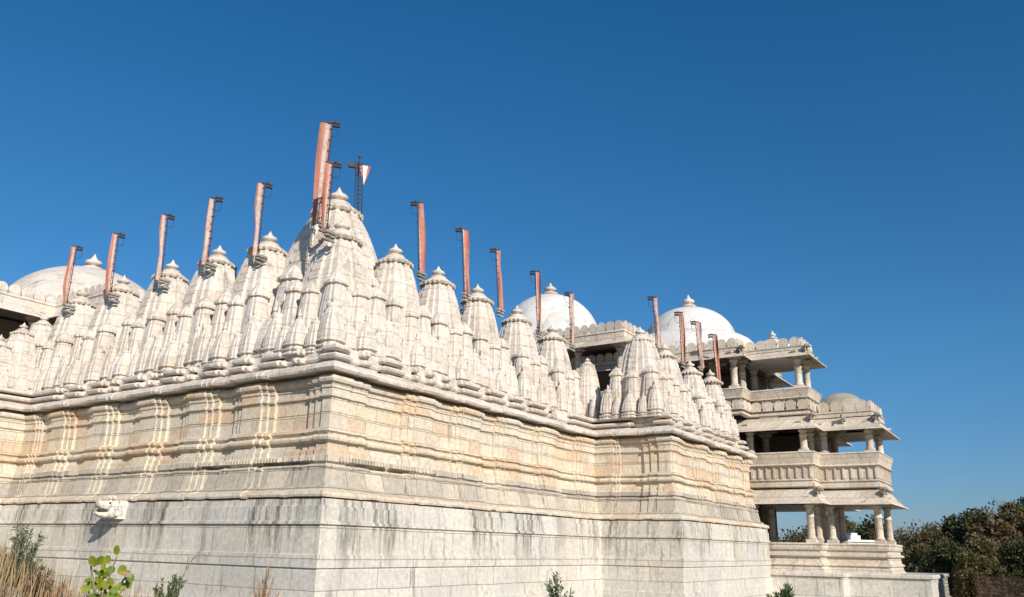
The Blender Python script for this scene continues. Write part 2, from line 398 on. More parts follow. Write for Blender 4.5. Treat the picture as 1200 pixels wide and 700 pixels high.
def spire(x, y, ztop, hw, zb=6.60, rd=None, full=True, top=.53):
    rd = rd or hw*.47; hw *= .80
    dz = ztop - 1.34*rd*.98             # disc level
    sm = shikhara_mesh(0, dz-zb, hw, top)
    o = link('spire', sm.mesh('spire', M['spire']), temple, (x,y,zb))
    H = dz-zb
    link('crown_disc', DISC_ME, o, (0,0,H), 0, (rd,rd,rd))
    link('finial', FIN_ME, o, (0,0,H), 0, (rd,rd,rd*.98))
    T = []
    for sx in (-1,1):
        for sy in (-1,1):
            T.append((sx*1.02*hw, sy*1.02*hw, .30*hw, .42*H, 0))
            if full: T.append((sx*.74*hw, sy*.74*hw, .36*hw, .66*H, 2))
    for sx, sy in ((1,0),(-1,0),(0,1),(0,-1)):
        T.append((sx*1.20*hw, sy*1.20*hw, .29*hw, .37*H, 1))
        if full:
            T.append((sx*.86*hw, sy*.86*hw, .33*hw, .60*H, 2))
            for s in (-1,1): T.append((sx*1.12*hw+sy*s*.56*hw, sy*1.12*hw+sx*s*.56*hw, .22*hw, .28*H, 0))
    for (tx,ty,tw,th,k) in T:
        link('turret', TUR[k], o, (tx,ty,0), 0, (tw,tw,th))
    return o

sp = [(2.0,5.16,10.93,1.18),(2.0,7.45,10.93,1.14),(2.0,9.78,10.88,1.12),(2.0,12.46,10.82,1.12),(2.0,14.95,10.75,1.10)]
for a in sp: spire(*a)
spire(1.98, 2.19, 10.70, 1.22, rd=.56, top=.48)
p = atd(398,220,22.9); spire(p.x, p.y, p.z, 1.95, rd=.72, top=.42)
for px, py, hw in ((464,286,1.06),(514,312,1.06),(560,333,1.02),(606,358,1.05),(647,380,1.02)):
    p = ony(px, py, 2.1); spire(p.x, 2.1, p.z, hw, rd=.52)
spire(14.1, 1.15, 9.17, .62, full=False, rd=.26)
for px, py, x, hw in ((750,383,14.35,1.12),(778,402,16.4,.95),(808,422,18.4,.92),(832,433,20.0,.80)):
    p = onx(px, py, x); spire(x, p.y, p.z, hw, rd=.48)
for px, py, y, hw in ((29,378,15.2,.72),(53,369,16.6,.80),(2,392,15.1,.72)):
    p = ony(px, py, y); spire(p.x, y, p.z, hw, rd=.34, full=False)

# ------------------------------------------------------------------ porch, halls
def circle_merlons(mb, path, z0, h, w, th=.09, m=0):
    for i in range(len(path)-1):
        a, b = Vector(path[i]), Vector(path[i+1]); d = b-a; L = d.length; d.normalize(); n = max(1, int(round(L/w))); ww = L/n
        nr = Vector((d.y,-d.x))
        for k in range(n):
            c = a+d*ww*(k+.5); out = []
            r = ww*.47
            pts = [(-r,0),(-r*.80,h*.12),(-r,h*.42)]
            pts += [(-r*cos(pi*j/8), h*.45+ (h*.55)*sin(pi*j/8)) for j in range(1,8)]
            pts += [(r,h*.42),(r*.80,h*.12),(r,0)]
            f = [Vector((c.x+d.x*s+nr.x*th/2, c.y+d.y*s+nr.y*th/2, z0+z)) for s,z in pts]
            g = [Vector((v.x-nr.x*th, v.y-nr.y*th, v.z)) for v in f]
            mb.rings([f[::-1], g[::-1]], m=m)
COLP = [(.26,0),(.26,.10),(.20,.12),(.20,.20),(.15,.24)]
def column_mesh(h, r=1.0):
    mb = MB()
    mb.box(-.20*r,-.20*r,0,.20*r,.20*r,.14)
    mb.lathe([(.19*r,.14),(.20*r,.20),(.155*r,.24),(.15*r,.30),(.145*r,h*.55),(.165*r,h*.56),(.165*r,h*.60),(.14*r,h*.61),(.13*r,h-.42),(.17*r,h-.40),(.20*r,h-.34),(.15*r,h-.30),(.15*r,h-.26)], seg=12)
    for k,(w,z0,z1) in enumerate(((.20,h-.26,h-.18),(.26,h-.178,h-.12))): mb.box(-w*r,-w*r,z0,w*r,w*r,z1)
    # cross bracket capital
    for ax in (0,1):
        for s in (-1,1):
            pr = [(.10,h-.118),(.52,h-.06),(.56,h-.0),(.0,h)]
            q = .10+.004*ax
            a = [((s*u if ax==0 else -q),( -q if ax==0 else s*u), z-.003*ax) for u,z in pr]; b = [((s*u if ax==0 else q),(q if ax==0 else s*u), z-.003*ax) for u,z in pr]
            mb.rings([a,b])
    return mb.mesh('column', M['porch'])
def eave_mb(po, z, out=.75, rise=.5):
    mb = MB()
    sweep(mb, po, [(-.5,z+rise+.02),(-.08,z+rise),(-.02,z+rise-.02),(.12,z+rise*.72),(out*.45,z+rise*.42),(out*.8,z+rise*.14),(out,z+.05),(out+.02,z),(out-.04,z+.0),(out*.75,z+.07),(out*.4,z+.22),(.02,z+.34),(-.02,z+.30),(-.3,z+.30)])
    # ribs that end in small drops under the lip
    return mb
def drops(mb, path, out, z, step=.42):
    pts = offs(path)
    for i in range(len(path)-1):
        a, b = path[i], path[i+1]; dx, dy = b[0]-a[0], b[1]-a[1]; L = math.hypot(dx,dy); dx/=L; dy/=L; nx, ny = dy, -dx
        n = int(L/step)
        for k in range(n+1):
            s = L*k/max(1,n)
            cx, cy = a[0]+dx*s+nx*out, a[1]+dy*s+ny*out
            mb.obox((cx,cy,z+.05),(dx*.035,dy*.035,0),(nx*.05,ny*.05,0),(0,0,.05))
def rail_mb(path, z0, z1, posts=True):
    """seat-back balustrade: lower mould, panel row of small posts, sloped back leaning outwards"""
    mb = MB(); h = z1-z0; po = offs(path)
    sweep(mb, po, [(-.12,z1),(.17,z1),(.20,z1-.05),(.17,z1-.07),(.05,z1-.33*h),(.10,z1-.345*h),(.12,z1-.37*h),(.03,z1-.40*h),(-.03,z1-.41*h),
        (-.03,z0+.24*h),(.03,z0+.235*h),(.05,z0+.20*h),(-.01,z0+.18*h),(-.01,z0+.14*h),(.05,z0+.12*h),(.07,z0+.03*h),(.0,z0),(-.12,z0)])
    sweep(mb, [(x,y,ox,oy) for x,y,ox,oy in po][::-1], [(-.12,z0),(-.12,z1)][::-1])
    for i in range(len(path)-1):
        a, b = path[i], path[i+1]; dx, dy = b[0]-a[0], b[1]-a[1]; L = math.hypot(dx,dy); dx/=L; dy/=L; nx, ny = dy, -dx
        n = max(1,int(L/.30))
        for k in range(n+1):
            s = min(max(L*k/n, .05), L-.05); cx, cy = a[0]+dx*s-nx*.01, a[1]+dy*s-ny*.01
            mb.obox((cx,cy,z0+.42*h),(dx*.045,dy*.045,0),(nx*.035,ny*.035,0),(0,0,.172*h))
    return mb
def beast_mesh():
    """carved crouching elephant with raised trunk, facing +x"""
    mb = MB()
    mb.ell((0,0,.22),(.26,.15,.17)); mb.ell((.24,0,.34),(.15,.13,.15)); mb.ell((-.2,0,.2),(.13,.13,.15))
    for s in (-1,1):
        mb.ell((.20,s*.13,.34),(.09,.03,.12))
        mb.tube([(.14,s*.09,.18),(.15,s*.09,-.02)],[.055,.06]); mb.tube([(-.2,s*.09,.18),(-.2,s*.09,-.02)],[.055,.06])
    mb.tube([(.33,0,.34),(.42,0,.26),(.47,0,.18),(.53,0,.18),(.56,0,.24)],[.07,.055,.045,.035,.03])
    return mb.mesh('elephant_figure', M['figure'])
BEAST = beast_mesh()

PO = [(22.5,3.0),(22.5,-4.75),(23.65,-4.75),(23.65,-7.05),(26.6,-7.05),(26.6,-4.75),(28.2,-4.75),(28.2,3.0)]
POU = [(21.5,6.0),(21.5,-2.3),(22.6,-2.3),(22.6,-4.75),(24.6,-4.75),(24.6,-2.3),(28.2,-2.3),(28.2,6.0)]
def closed(p): return p
def dome_mesh(r, h, z0=0, mat='white', ribs=False, name='dome', lip=True):
    mb = MB(); n = 14; pr = []
    if lip: pr += [(r*1.06,0),(r*1.06,r*.05),(r*1.0,r*.06)]
    for k in range(n+1):
        a = pi/2*k/n; pr.append((max(r*cos(a), .01), (r*.08 if lip else 0)+h*sin(a)))
    mb.lathe(pr, seg=48)
    return mb.mesh(name, M[mat])

# porch base and terrace
mb = MB(); sweep(mb, offs(PO), [(-.12,2.62),(.14,2.62),(.17,2.57),(.13,2.52),(.13,2.36),(.05,2.32),(.05,2.22),(.16,2.18),(.17,2.12),(.04,2.06),(.06,1.86),(.15,1.80),(.16,1.76),(.08,1.72),(.13,1.55),(.20,1.48),(.2,1.40)])
sweep(mb, offs(PO)[::-1], [(-.12,2.62),(-.12,1.9)])
mb.slab(PO, 1.42, 2.0)
b1 = mb.build('porch_storey', M['porch'], temple)
TE = [(22.15,3),(22.15,-5.6),(23.3,-5.6),(23.3,-8.55),(25.4,-8.55),(28.5,-8.55),(28.5,3)]
mb = MB(); sweep(mb, offs(TE), [(-.2,1.50),(.06,1.50),(.08,1.46),(.08,1.36),(.0,1.33),(0,.6),(.08,.55),(.08,-.3)]); mb.slab([(22.3,3),(22.3,-5.45),(23.45,-5.45),(23.45,-8.4),(28.4,-8.4),(28.4,3)], .9, 1.49)
mb.slab([(28.5,-8.5),(40,-8.5),(40,3),(28.5,3)], -.3, .42)
mb.build('terrace', M['plinth'], temple)

stat = {}
def storey(path, zf, zc, cols, eave_z, out=.75, rise=.55, floor=True, drop=True, figs=(), colr=1.0):
    """roof slab mesh of a storey with columns below, eave around"""
    mb = MB(); mb.slab([(x,y) for x,y in path], zc, eave_z+rise-.03)
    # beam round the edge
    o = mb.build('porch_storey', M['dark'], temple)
    key = round(zc-zf,2)
    if key not in stat: stat[key] = column_mesh(zc-zf, colr)
    for c in cols: link('column', stat[key], o, (c[0],c[1],zf))
    e = eave_mb([(x,y,ox,oy*.8) for x,y,ox,oy in offs(path)], eave_z, out, rise)
    if drop: pass
    e.build('eave', M['porch'], o)
    for (fx,fy,rz,zz) in figs: link('elephant_figure', BEAST, o, (fx,fy,zz), rz, (.66,.66,.66))
    return o
mc = [(22.75,-2.2),(22.75,-4.45),(24.0,-4.45),(23.95,-5.0),(23.95,-6.82),(26.2,-6.82),(26.2,-4.95),(25.1,-4.45),(25.1,-2.2),(27.6,-4.4),(22.75,-.2)]
lo = storey(PO, 2.62, 4.42, mc, 4.12, .62, .62, figs=((22.28,-4.93,-2.2,4.50),(23.43,-7.22,-2.2,4.50)))
r1 = rail_mb(PO, 4.80, 6.25); r1.build('balustrade', M['porch'], lo)
mi = storey(PO, 6.20, 7.50, mc, 7.12, .60, .62, figs=((22.28,-4.93,-2.2,7.50),(23.43,-7.22,-2.2,7.50),(23.43,-6.0,3.14,7.5)))
# parapet of round merlons over the projecting bay
mb = MB(); RP = [(23.7,-4.9),(23.7,-7.0),(26.5,-7.0),(26.5,-4.9)]
sweep(mb, offs([(23.65,-4.75),(23.65,-7.05),(26.6,-7.05),(26.6,-4.75)]), [(-.25,7.98),(.04,7.98),(.07,7.93),(.02,7.90),(.02,7.74)])
circle_merlons(mb, RP, 7.97, .46, .52); mb.build('parapet', M['porch'], mi)
dm = link('dome', dome_mesh(1.10, .98, mat='grey_dome'), mi, (25.1,-5.65,7.95))
# upper balustrade with merlon relief
mb = rail_mb(POU, 7.80, 8.95); circle_merlons(mb, [(21.40,6),(21.40,-2.4),(22.50,-2.4),(22.50,-4.85),(24.7,-4.85)], 8.02, .42, .5, .07); mb.build('balustrade', M['porch'], mi)
upc = [(21.75,-2.0),(22.9,-2.0),(22.85,-4.45),(24.3,-4.45),(24.3,-2.1),(23.6,-.5),(21.75,.6),(21.75,3.2),(27.4,-2.0)]
us = storey(POU, 8.95, 10.56, upc, 10.22, .52, .42, figs=((21.3,-2.45,-2.2,10.45),(22.4,-4.92,-2.2,10.45)))
mb = MB(); sweep(mb, offs(POU), [(-.25,10.80),(.04,10.80),(.07,10.76),(.02,10.73),(.02,10.62)]); circle_merlons(mb, [(21.52,6),(21.52,-2.28),(22.62,-2.28),(22.62,-4.7),(24.55,-4.7),(24.55,-2.3)], 10.79, .40, .46); mb.build('parapet', M['porch'], us)
d = link('dome', dome_mesh(1.05, 1.05), us, (23.9,-3.2,10.38)); 
link('finial', FIN_ME, d, (0,0,.95), 0, (.40,.40,.45))
# inner core walls that close off the porch interior
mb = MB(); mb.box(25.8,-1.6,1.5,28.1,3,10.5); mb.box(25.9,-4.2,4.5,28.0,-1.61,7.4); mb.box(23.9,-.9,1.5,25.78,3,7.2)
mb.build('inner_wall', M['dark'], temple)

# big dome beside the porch, on a round drum
p = atd(807,360,42.5)
b = MB(); b.lathe([(3.55,-1.2),(3.55,.10),(3.45,.16),(3.42,.30),(3.30,.52),(3.10,.74),(2.80,.92),(2.5,.98)], seg=48)
dr = link('dome', b.mesh('dome_drum', M['white']), temple, (p.x,p.y,p.z-2.85))
link('dome_shell', dome_mesh(2.38, 1.90, lip=False, name='dome_shell'), dr, (0,0,.86))
link('finial', FIN_ME, dr, (0,0,2.40), 0, (.80,.80,.85))
# middle dome
p = atd(645,346,44); r = 2.8
dd = link('dome', dome_mesh(r, 2.75), temple, (p.x,p.y,p.z-3.02)); link('finial', FIN_ME, dd, (0,0,2.62), 0, (.85,.85,.85))
# left dome
p = atd(108,318,43); r = 3.75
dd = link('dome', dome_mesh(r, 2.9, mat='limewash'), temple, (p.x,p.y,p.z-3.2)); link('finial', FIN_ME, dd, (0.0,0.0,2.75), 0, (1.0,1.0,1.0))

# halls behind the spires
def hall(path, zf, ze, cols, roofs, mer=.5, mat='porch'):
    mb = MB()
    for (a,b_,c_,d_) in roofs: mb.box(a,b_,ze+.25,c_,d_,ze+.54)
    o = mb.build('hall', M['dark'], temple)
    e = eave_mb(offs(path), ze, .5, .36); e.build('eave', M[mat], o)
    k = round(ze+.3-zf,2)
    if k not in stat: stat[k] = column_mesh(ze+.3-zf)
    for c in cols: link('column', stat[k], o, (c[0],c[1],zf))
    mb = MB(); sweep(mb, offs(path), [(-.25,ze+.72),(.04,ze+.72),(.07,ze+.67),(.02,ze+.63),(.02,ze+.30)])
    circle_merlons(mb, path, ze+.71, mer, .46); mb.build('parapet', M[mat], o)
    return o
q = onx(731,403,20.4)
h1 = hall([(20.4,13),(20.4,q.y),(27,q.y)], 8.6, q.z-.05, [(20.8,q.y+.4),(20.8,q.y+2.6),(20.8,q.y+4.8),(20.8,q.y+7.0),(23,q.y+.4)], [(20.41,q.y+.01,27,13)])
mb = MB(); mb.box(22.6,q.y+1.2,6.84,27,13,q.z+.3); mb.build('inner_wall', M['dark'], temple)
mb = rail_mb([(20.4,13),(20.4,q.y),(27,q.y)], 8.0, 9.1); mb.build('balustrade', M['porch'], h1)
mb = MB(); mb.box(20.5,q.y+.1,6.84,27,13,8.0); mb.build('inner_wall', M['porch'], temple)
c = onx(62,378,2.9)
h2 = hall([(-9,c.y),(2.9,c.y),(2.9,c.y-3.6),(9,c.y-3.6)], 8.2, c.z-.05, [(2.4,c.y+.4),(.2,c.y+.4),(-2,c.y+.4),(3.3,c.y-3.2),(5.5,c.y-3.2)], [(-9,c.y+.01,2.9,c.y+5),(2.91,c.y-3.59,9,c.y+5.01)], mer=.42, mat='spire')
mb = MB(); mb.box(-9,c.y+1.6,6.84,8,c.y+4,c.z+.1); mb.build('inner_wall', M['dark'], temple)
mb = rail_mb([(-9,c.y-.6),(2.2,c.y-.6)], 8.0, 9.0); mb.build('balustrade', M['porch'], h2)

# makara water spout, snout towards -x
def spout():
    mb = MB()
    def sec(x, y0, y1, z0, z1, n=10):
        cy, cz, ry, rz = (y0+y1)/2, (z0+z1)/2, (y1-y0)/2, (z1-z0)/2
        return [(x, cy+ry*(abs(cos(2*pi*k/n))**.6)*(1 if cos(2*pi*k/n)>0 else -1), cz+rz*(abs(sin(2*pi*k/n))**.6)*(1 if sin(2*pi*k/n)>0 else -1)) for k in range(n)]
    mb.rings([sec(.1,-.20,.20,-.20,.22), sec(-.18,-.21,.21,-.22,.23), sec(-.32,-.19,.19,-.22,.20), sec(-.40,-.21,.21,-.23,.24), sec(-.50,-.17,.17,-.20,.22)], smooth=True)
    mb.box(-.26,-.215,-.235,.1,.215,.245)
    # upper jaw curls up, lower jaw drops, with open mouth between
    mb.rings([sec(-.46,-.19,.19,-.04,.24), sec(-.60,-.17,.17,-.01,.23), sec(-.72,-.14,.14,.03,.22), sec(-.79,-.10,.10,.08,.25), sec(-.80,-.06,.06,.17,.28)], smooth=True)
    mb.rings([sec(-.46,-.18,.18,-.23,-.05), sec(-.62,-.16,.16,-.21,-.07), sec(-.76,-.12,.12,-.17,-.08), sec(-.83,-.07,.07,-.12,-.06)], smooth=True)
    mb.ell((-.60,0,-.03),(.18,.12,.05), m=1)  # dark lump between the jaws paints in the shade of the mouth
    for s in (-1,1):
        mb.ell((-.525,s*.175,.165),(.030,.025,.030), m=1)
        for q in range(3): mb.tube([(-.44+.10*q,s*.21,.235),(-.40+.10*q,s*.235,.08),(-.34+.10*q,s*.225,-.10)],[.012,.02,.008],5)
        mb.ell((-.50,s*.14,.17),(.07,.05,.07)); mb.ell((-.36,s*.20,.10),(.09,.04,.13)); mb.ell((-.24,s*.20,-.10),(.14,.04,.08))
        mb.tube([(-.30,s*.10,.22),(-.36,s*.11,.32),(-.44,s*.10,.36)],[.05,.04,.015])
        for k in range(3): mb.tube([(-.54-.09*k,s*.11,.07),(-.55-.09*k,s*.11,.0)],[.025,.004])
    return mb
o = spout().build('water_spout', [M['spout'], M['iron']], temple); o.location = (0.02, 7.22, 2.93); o.scale = (.90,.92,.95)
o['label'] = 'white carved animal head water spout jutting from the left wall'

# ------------------------------------------------------------------ flagpoles
def flagpole(top, bot, side, label, width=.26, bracket=True, lean=None, cloth_top=.06, group='temple flagpoles'):
    top, bot = Vector(top), Vector(bot)
    root = empty('flagpole', bot)
    tag(root, label, 'flagpole', group)
    width *= .76; T = top-bot; L = T.length; u = T.normalized()
    view = (CAM-bot); view.z = 0; view.normalize(); right = Vector((-view.y, view.x, 0))
    h = (right*side + view*.25*random.uniform(-1,1)).normalized(); nrm = u.cross(h).normalized()
    mb = MB(); mb.tube([u*-.25, T+u*.04], .015, 6)
    for k in range(9):
        c = T*((k+.5)/9.0); mb.obox(c+h*.025, h*.035, nrm*.012, u*.009)
        if k % 3 == 0: mb.obox(c-h*.03, h*.02, nrm*.012, u*.015)
    mb.build('pole', M['iron'], root)
    # hanging cloth: long folded strip with lengthwise red and white bands
    mb = MB(); n = 26; fx = [0,.16,.50,.80,1.0]; ph = random.uniform(0,6)
    rows = []; wv = random.uniform(.85,1.12); tw = random.uniform(-.9,.9)
    for k in range(n+1):
        t = k/n; c = T*(1-t) - u*.03 + u*.02; wd = width*wv*(1-.14*sin(t*5+ph)); aa = tw*t*t+.18*sin(t*7+ph); hh = h*cos(aa)+nrm*sin(aa) ; row = []
        for j, f in enumerate(fx):
            fold = .035*sin(ph+f*6+t*3)+.03*sin(t*9+ph*2)*f
            row.append(c + hh*(.035+wd*f) - u*(.03*random.random() if k == n else 0) + nrm*fold)
        rows.append(row)
    b = len(mb.v); mat = [0,1,0,0] if side < 0 else [1,0,0,0]
    if random.random() < .4: mat = [0,1,1,0] 
    for s in (0,1):
        for row in rows: mb.v += [tuple(v + nrm*(.006*(2*s-1))) for v in row]
    m_ = len(fx); N_ = (n+1)*m_
    for s in (0,1):
        for k in range(n):
            for j in range(m_-1):
                q = [b+s*N_+k*m_+j, b+s*N_+(k+1)*m_+j, b+s*N_+(k+1)*m_+j+1, b+s*N_+k*m_+j+1]
                mb.face(q if s else q[::-1], mat[j], True)
    mb.build('banner', [M['red'], M['pale']], root)
    # dark crossbar with a pulley and small bells
    mb = MB(); mb.obox(T+h*(width*.45)+u*.02, h*(width*.60), nrm*.022, u*.018)
    mb.obox(T-h*.10+u*.03, h*.11, nrm*.03, u*.022)
    mb.ell(T-h*.05+u*.04, (.05,.05,.04)); mb.ell(T-h*.13+u*.02, (.03,.03,.04))
    for k in range(3):
        c = T-h*(.05+.06*k)-u*.05; mb.lathe([(.012,.03),(.03,.0),(.042,-.05)], c, 8)
    mb.tube([T-h*.16, T-h*.19-u*.2, T-h*.16-u*.36, T-u*.42], .008, 4)
    mb.build('top_ornament', M['iron'], root)
    if bracket:
        mb = MB()
        mb.box(-.07,-.06,-.02,.30,.06,.05)
        for w,z in ((.08,-.08),(.06,-.20)):
            mb.ell((.02,0,z),(w*1.25,w,w*.55),10,6); mb.box(.0,-w*.5,z-.02,.28,w*.5,z+.035)
        mb.build('bracket', M['figure'], root)
    return root
LL = [((90,290),(78,358),'leftmost banner pole, grey and red strip before the pale left dome'),
      ((139,275),(130,345),'banner pole with pink and white strip at the right part of the left dome'),
      ((197,253),(189,328),'banner pole with white and red strip just right of the pale left dome'),
      ((253,233),(243,310),'banner pole with pale orange strip on the second spire left of the big corner tower'),
      ((311,216),(302,300),'banner pole with red strip on the spire directly left of the big corner tower')]
for a, b, lb in LL: flagpole(onx(*a,1.25), onx(*b,1.25), -1, lb, .21)
flagpole(onx(390,145,1.6), onx(376,262,1.6), -1, 'tallest red and white banner pole, leaning in front of the big corner tower', .34, True)
flagpole(onx(391,192,.95), onx(383,272,.95), -1, 'shorter faded brown banner pole just right of the tallest one', .20, True)
RR = [((489,238),(491,320),5.0,'first banner pole right of the big corner tower, red strip with white edge'),
      ((541,269),(544,345),7.2,'second banner pole right of the big corner tower, worn pink strip'),
      ((581,293),(584,363),9.4,'third banner pole right of the big tower, before the left edge of the middle dome'),
      ((627,319),(630,388),11.9,'red banner pole standing before the middle dome finial'),
      ((667,344),(669,404),14.2,'banner pole before the right edge of the middle dome')]
for a, b, x, lb in RR: flagpole(onx(*a,x), onx(*b,x), 1, lb, .20)
WW = [((765,349),(769,407),15.6,'leaning banner pole in front of the left edge of the dome near the porch'),
      ((796,367),(799,424),17.7,'banner pole standing before the centre of the dome near the porch'),
      ((815,378),(820,431),19.3,'orange tinted banner pole before the right half of the dome near the porch'),
      ((835,393),(840,446),21.0,'dark thin banner pole just left of the porch roof columns'),
      ((852,404),(858,452),22.2,'rightmost banner pole, rusty red, beside the upper porch column')]
for a, b, x, lb in WW: flagpole(onx(*a,x-.1), onx(*b,x-.1), 1, lb, .19, True)
# lattice mast with pennant behind the big tower
bt, tp = atd(421,262,27), atd(421,190,27)
root = empty('lattice_mast', bt); tag(root, 'thin lattice mast with a small red and white pennant behind the big corner tower', 'mast')
T = tp-bt; mb = MB(); L = T.z
for sx, sy in ((-1,-1),(1,-1),(1,1),(-1,1)): mb.tube([(sx*.09,sy*.09,-1.0),(sx*.09+T.x,sy*.09+T.y,L)], .016, 5)
for k in range(14):
    z0, z1 = L*k/14, L*(k+1)/14; f0, f1 = k/14, (k+1)/14
    for a, b in (((-1,-1),(1,-1)),((1,-1),(1,1)),((1,1),(-1,1)),((-1,1),(-1,-1))):
        mb.tube([(a[0]*.09+T.x*f0,a[1]*.09+T.y*f0,z0),(b[0]*.09+T.x*f1,b[1]*.09+T.y*f1,z1)], .009, 4)
mb.tube([(T.x,T.y,L-.1),(T.x,T.y,L+.18)], .02); mb.ell((T.x,T.y,L+.2),(.05,.05,.06))
mb.build('mast', M['iron'], root)
view = (CAM-bt); view.z=0; view.normalize(); rt = Vector((-view.y,view.x,0))
mb = MB(); c = T+Vector((0,0,-.12)); mb.obox(c-rt*.10, rt*.30, view*.03, Vector((0,0,.035))); mb.obox(c-rt*.24-Vector((0,0,.06)), rt*.13, view*.06, Vector((0,0,.06)))
mb.obox(c-rt*.02-Vector((0,0,.22)), rt*.04, view*.03, Vector((0,0,.2)))
mb.build('top_ornament', M['iron'], root)
mb = MB(); base = T+Vector((0,0,-.14))
for (u0,u1,w0,m_) in ((.02,.14,0,0),(.14,.32,0,1),(.32,.42,0,0)):
    def pt(u, v): return tuple(base+rt*(u*(1)+ (.22-u)*v*.92) + Vector((0,0,-.75*v)) + view*(.06*sin(8*u+4*v)))
    for k in range(6):
        v0, v1 = k/6, (k+1)/6; b = len(mb.v); mb.v += [pt(u0,v0),pt(u1,v0),pt(u1,v1),pt(u0,v1)]; mb.face((b,b+3,b+2,b+1), m_)
mb.build('pennant', [M['red'], M['white_paint']], root)

# ------------------------------------------------------------------ ground
def gh(x, y):
    h = .55*math.exp(-((x+13)**2+(y+13)**2)/60)
    for (mx,my,a,r) in ((-8.6,-4.1,1.50,1.5),(-10.2,-2.6,.9,1.7),(-6.5,-3.9,.75,1.1),(-5.0,-3.3,.75,1.2),(-3.5,-3.2,.5,1.2)): h += a*math.exp(-((x-mx)**2+(y-my)**2)/(r*r))
    if abs(x) < 60 and abs(y) < 60: h += .04*sin(x*1.7+cos(y*1.3))+.03*sin(y*2.3+x)
    return h
def axis(lo, hi, step, far):
    a = []; v = lo
    while v <= hi: a.append(v); v += step
    k = step; v = hi
    while v < far: k *= 1.5; v += k; a.append(v)
    k = step; v = lo
    while v > -far: k *= 1.5; v -= k; a.insert(0, v)
    return a
xs = axis(-26, 20, .5, 1800); ys = axis(-22, 10, .5, 1800)
me = bpy.data.meshes.new('ground'); vs = [(x,y,gh(x,y)) for y in ys for x in xs]; n = len(xs)
fs = [(j*n+i, j*n+i+1, (j+1)*n+i+1, (j+1)*n+i) for j in range(len(ys)-1) for i in range(n-1)]
me.from_pydata(vs, [], fs); me.polygons.foreach_set('use_smooth', [True]*len(fs))
t = NT('dry_ground'); p = t.pos(); a = t.noise(p, .6, 6, .65); b_ = t.noise(p, 8, 6, .7)
c_ = t.mix(t.ramp(a,.4,.62), (.30,.24,.165), (.16,.16,.07)); c_ = t.mix(t.math('MULTIPLY', t.ramp(b_,.45,.7), .6), c_, (.36,.32,.26))
me.materials.append(t.out(c_, b_, .8, .05)); g = bpy.data.objects.new('ground', me); COL.objects.link(g); tag(g, kind='structure')

# ------------------------------------------------------------------ plants
def leafquad(mb, c, d, w, l, m=0, bend=.25):
    """a small pointed leaf (two quads) from c along d"""
    d = d.normalized(); s = d.cross(Vector((random.uniform(-1,1),random.uniform(-1,1),random.uniform(-1,1))))
    if s.length < 1e-3: s = Vector((1,0,0))
    s.normalize(); nn = d.cross(s)
    b = len(mb.v); mid = c+d*l*.5+nn*bend*l*.2
    mb.v += [tuple(c), tuple(mid+s*w*.5), tuple(c+d*l), tuple(mid-s*w*.5)]; mb.face((b,b+1,b+2,b+3), m)
def rv(): 
    while True:
        v = Vector((random.uniform(-1,1),random.uniform(-1,1),random.uniform(-1,1)))
        if .05 < v.length < 1: return v.normalized()
def crown_mb(blobs, n, size):
    mb = MB()
    tot = sum(b[1]**2 for b in blobs)
    for c, r, sq in blobs:
        c = Vector(c)
        for _ in range(int(n*r*r/tot)):
            v = rv(); rad = r*random.uniform(.55,1.06)*(1+.18*sin(v.x*5+c.x)*sin(v.y*6+c.y)*1.5)
            pnt = c+Vector((v.x*rad, v.y*rad, v.z*rad*sq))
            d = (v+rv()*.9); leafquad(mb, pnt, d, size*random.uniform(.45,.9), size*random.uniform(.7,1.4))
    return mb
def tree(px, pytop, dist, wpx, label, mat, kind='leafy', n=2600, size=.34, zg=0.0):
    top = atd(px, pytop, dist); base = Vector((top.x, top.y, zg)); H = max(top.z-zg, 2.0)
    R = wpx/2*dist/1080.0
    root = empty('tree', base); tag(root, label, 'tree', 'trees beyond the temple')
    tk = MB(); th = H*(.45 if kind=='leafy' else .6); j = lambda a: random.uniform(-a,a)
    pts = [Vector((0,0,-.3)), Vector((j(.15),j(.15),th*.5)), Vector((j(.3),j(.3),th))]
    tk.tube(pts, [.055*H*.5, .04*H*.5, .028*H*.5], 8)
    tips = []
    nb = 7 if kind=='leafy' else 16
    for k in range(nb):
        a = 2*pi*k/nb+j(.4); t = random.uniform(.45,1); p0 = pts[1].lerp(pts[2], t)
        rr = R*random.uniform(.5,.95); p2 = Vector((cos(a)*rr, sin(a)*rr, random.uniform(.55,.97)*H))
        p1 = p0.lerp(p2,.5)+Vector((0,0,-.05*H)); tk.tube([p0,p1,p2],[.012*H,.008*H,.003*H],5); tips.append(p2)
        if kind != 'leafy':
            for q in range(9):
                f = random.uniform(.3,1); s0 = p1.lerp(p2,f); s1 = s0+Vector((j(1),j(1),random.uniform(.1,1.1)))*H*.13
                tk.tube([s0,s1],[.0035*H,.0012*H],4)
                for w in range(4):
                    s2 = s0.lerp(s1,random.uniform(.3,1)); tk.tube([s2,s2+Vector((j(1),j(1),random.uniform(0,1)))*H*.06],[.0016*H,.0008*H],3)
    tk.build('trunk', M['bark' if kind=='leafy' else 'grey_bark'], root)
    if kind == 'leafy' or kind == 'sparse':
        bl = []
        for k in range(13):
            a = random.uniform(0,2*pi); rr = R*random.uniform(0,.72); zz = random.uniform(.30,.86)
            r = R*random.uniform(.26,.46); z = min(H*zz, H-r*.8)
            bl.append(((cos(a)*rr, sin(a)*rr, z), r, .8))
        bl.append(((0,0,H-R*.36), R*.42, .85)); bl.append(((R*.5,-.2*R,H*.45), R*.5, .8)); bl.append(((-R*.5,.1*R,H*.42), R*.5, .8))
        crown_mb(bl, n if kind=='leafy' else n//4, size).build('crown', mat, root)
    return root
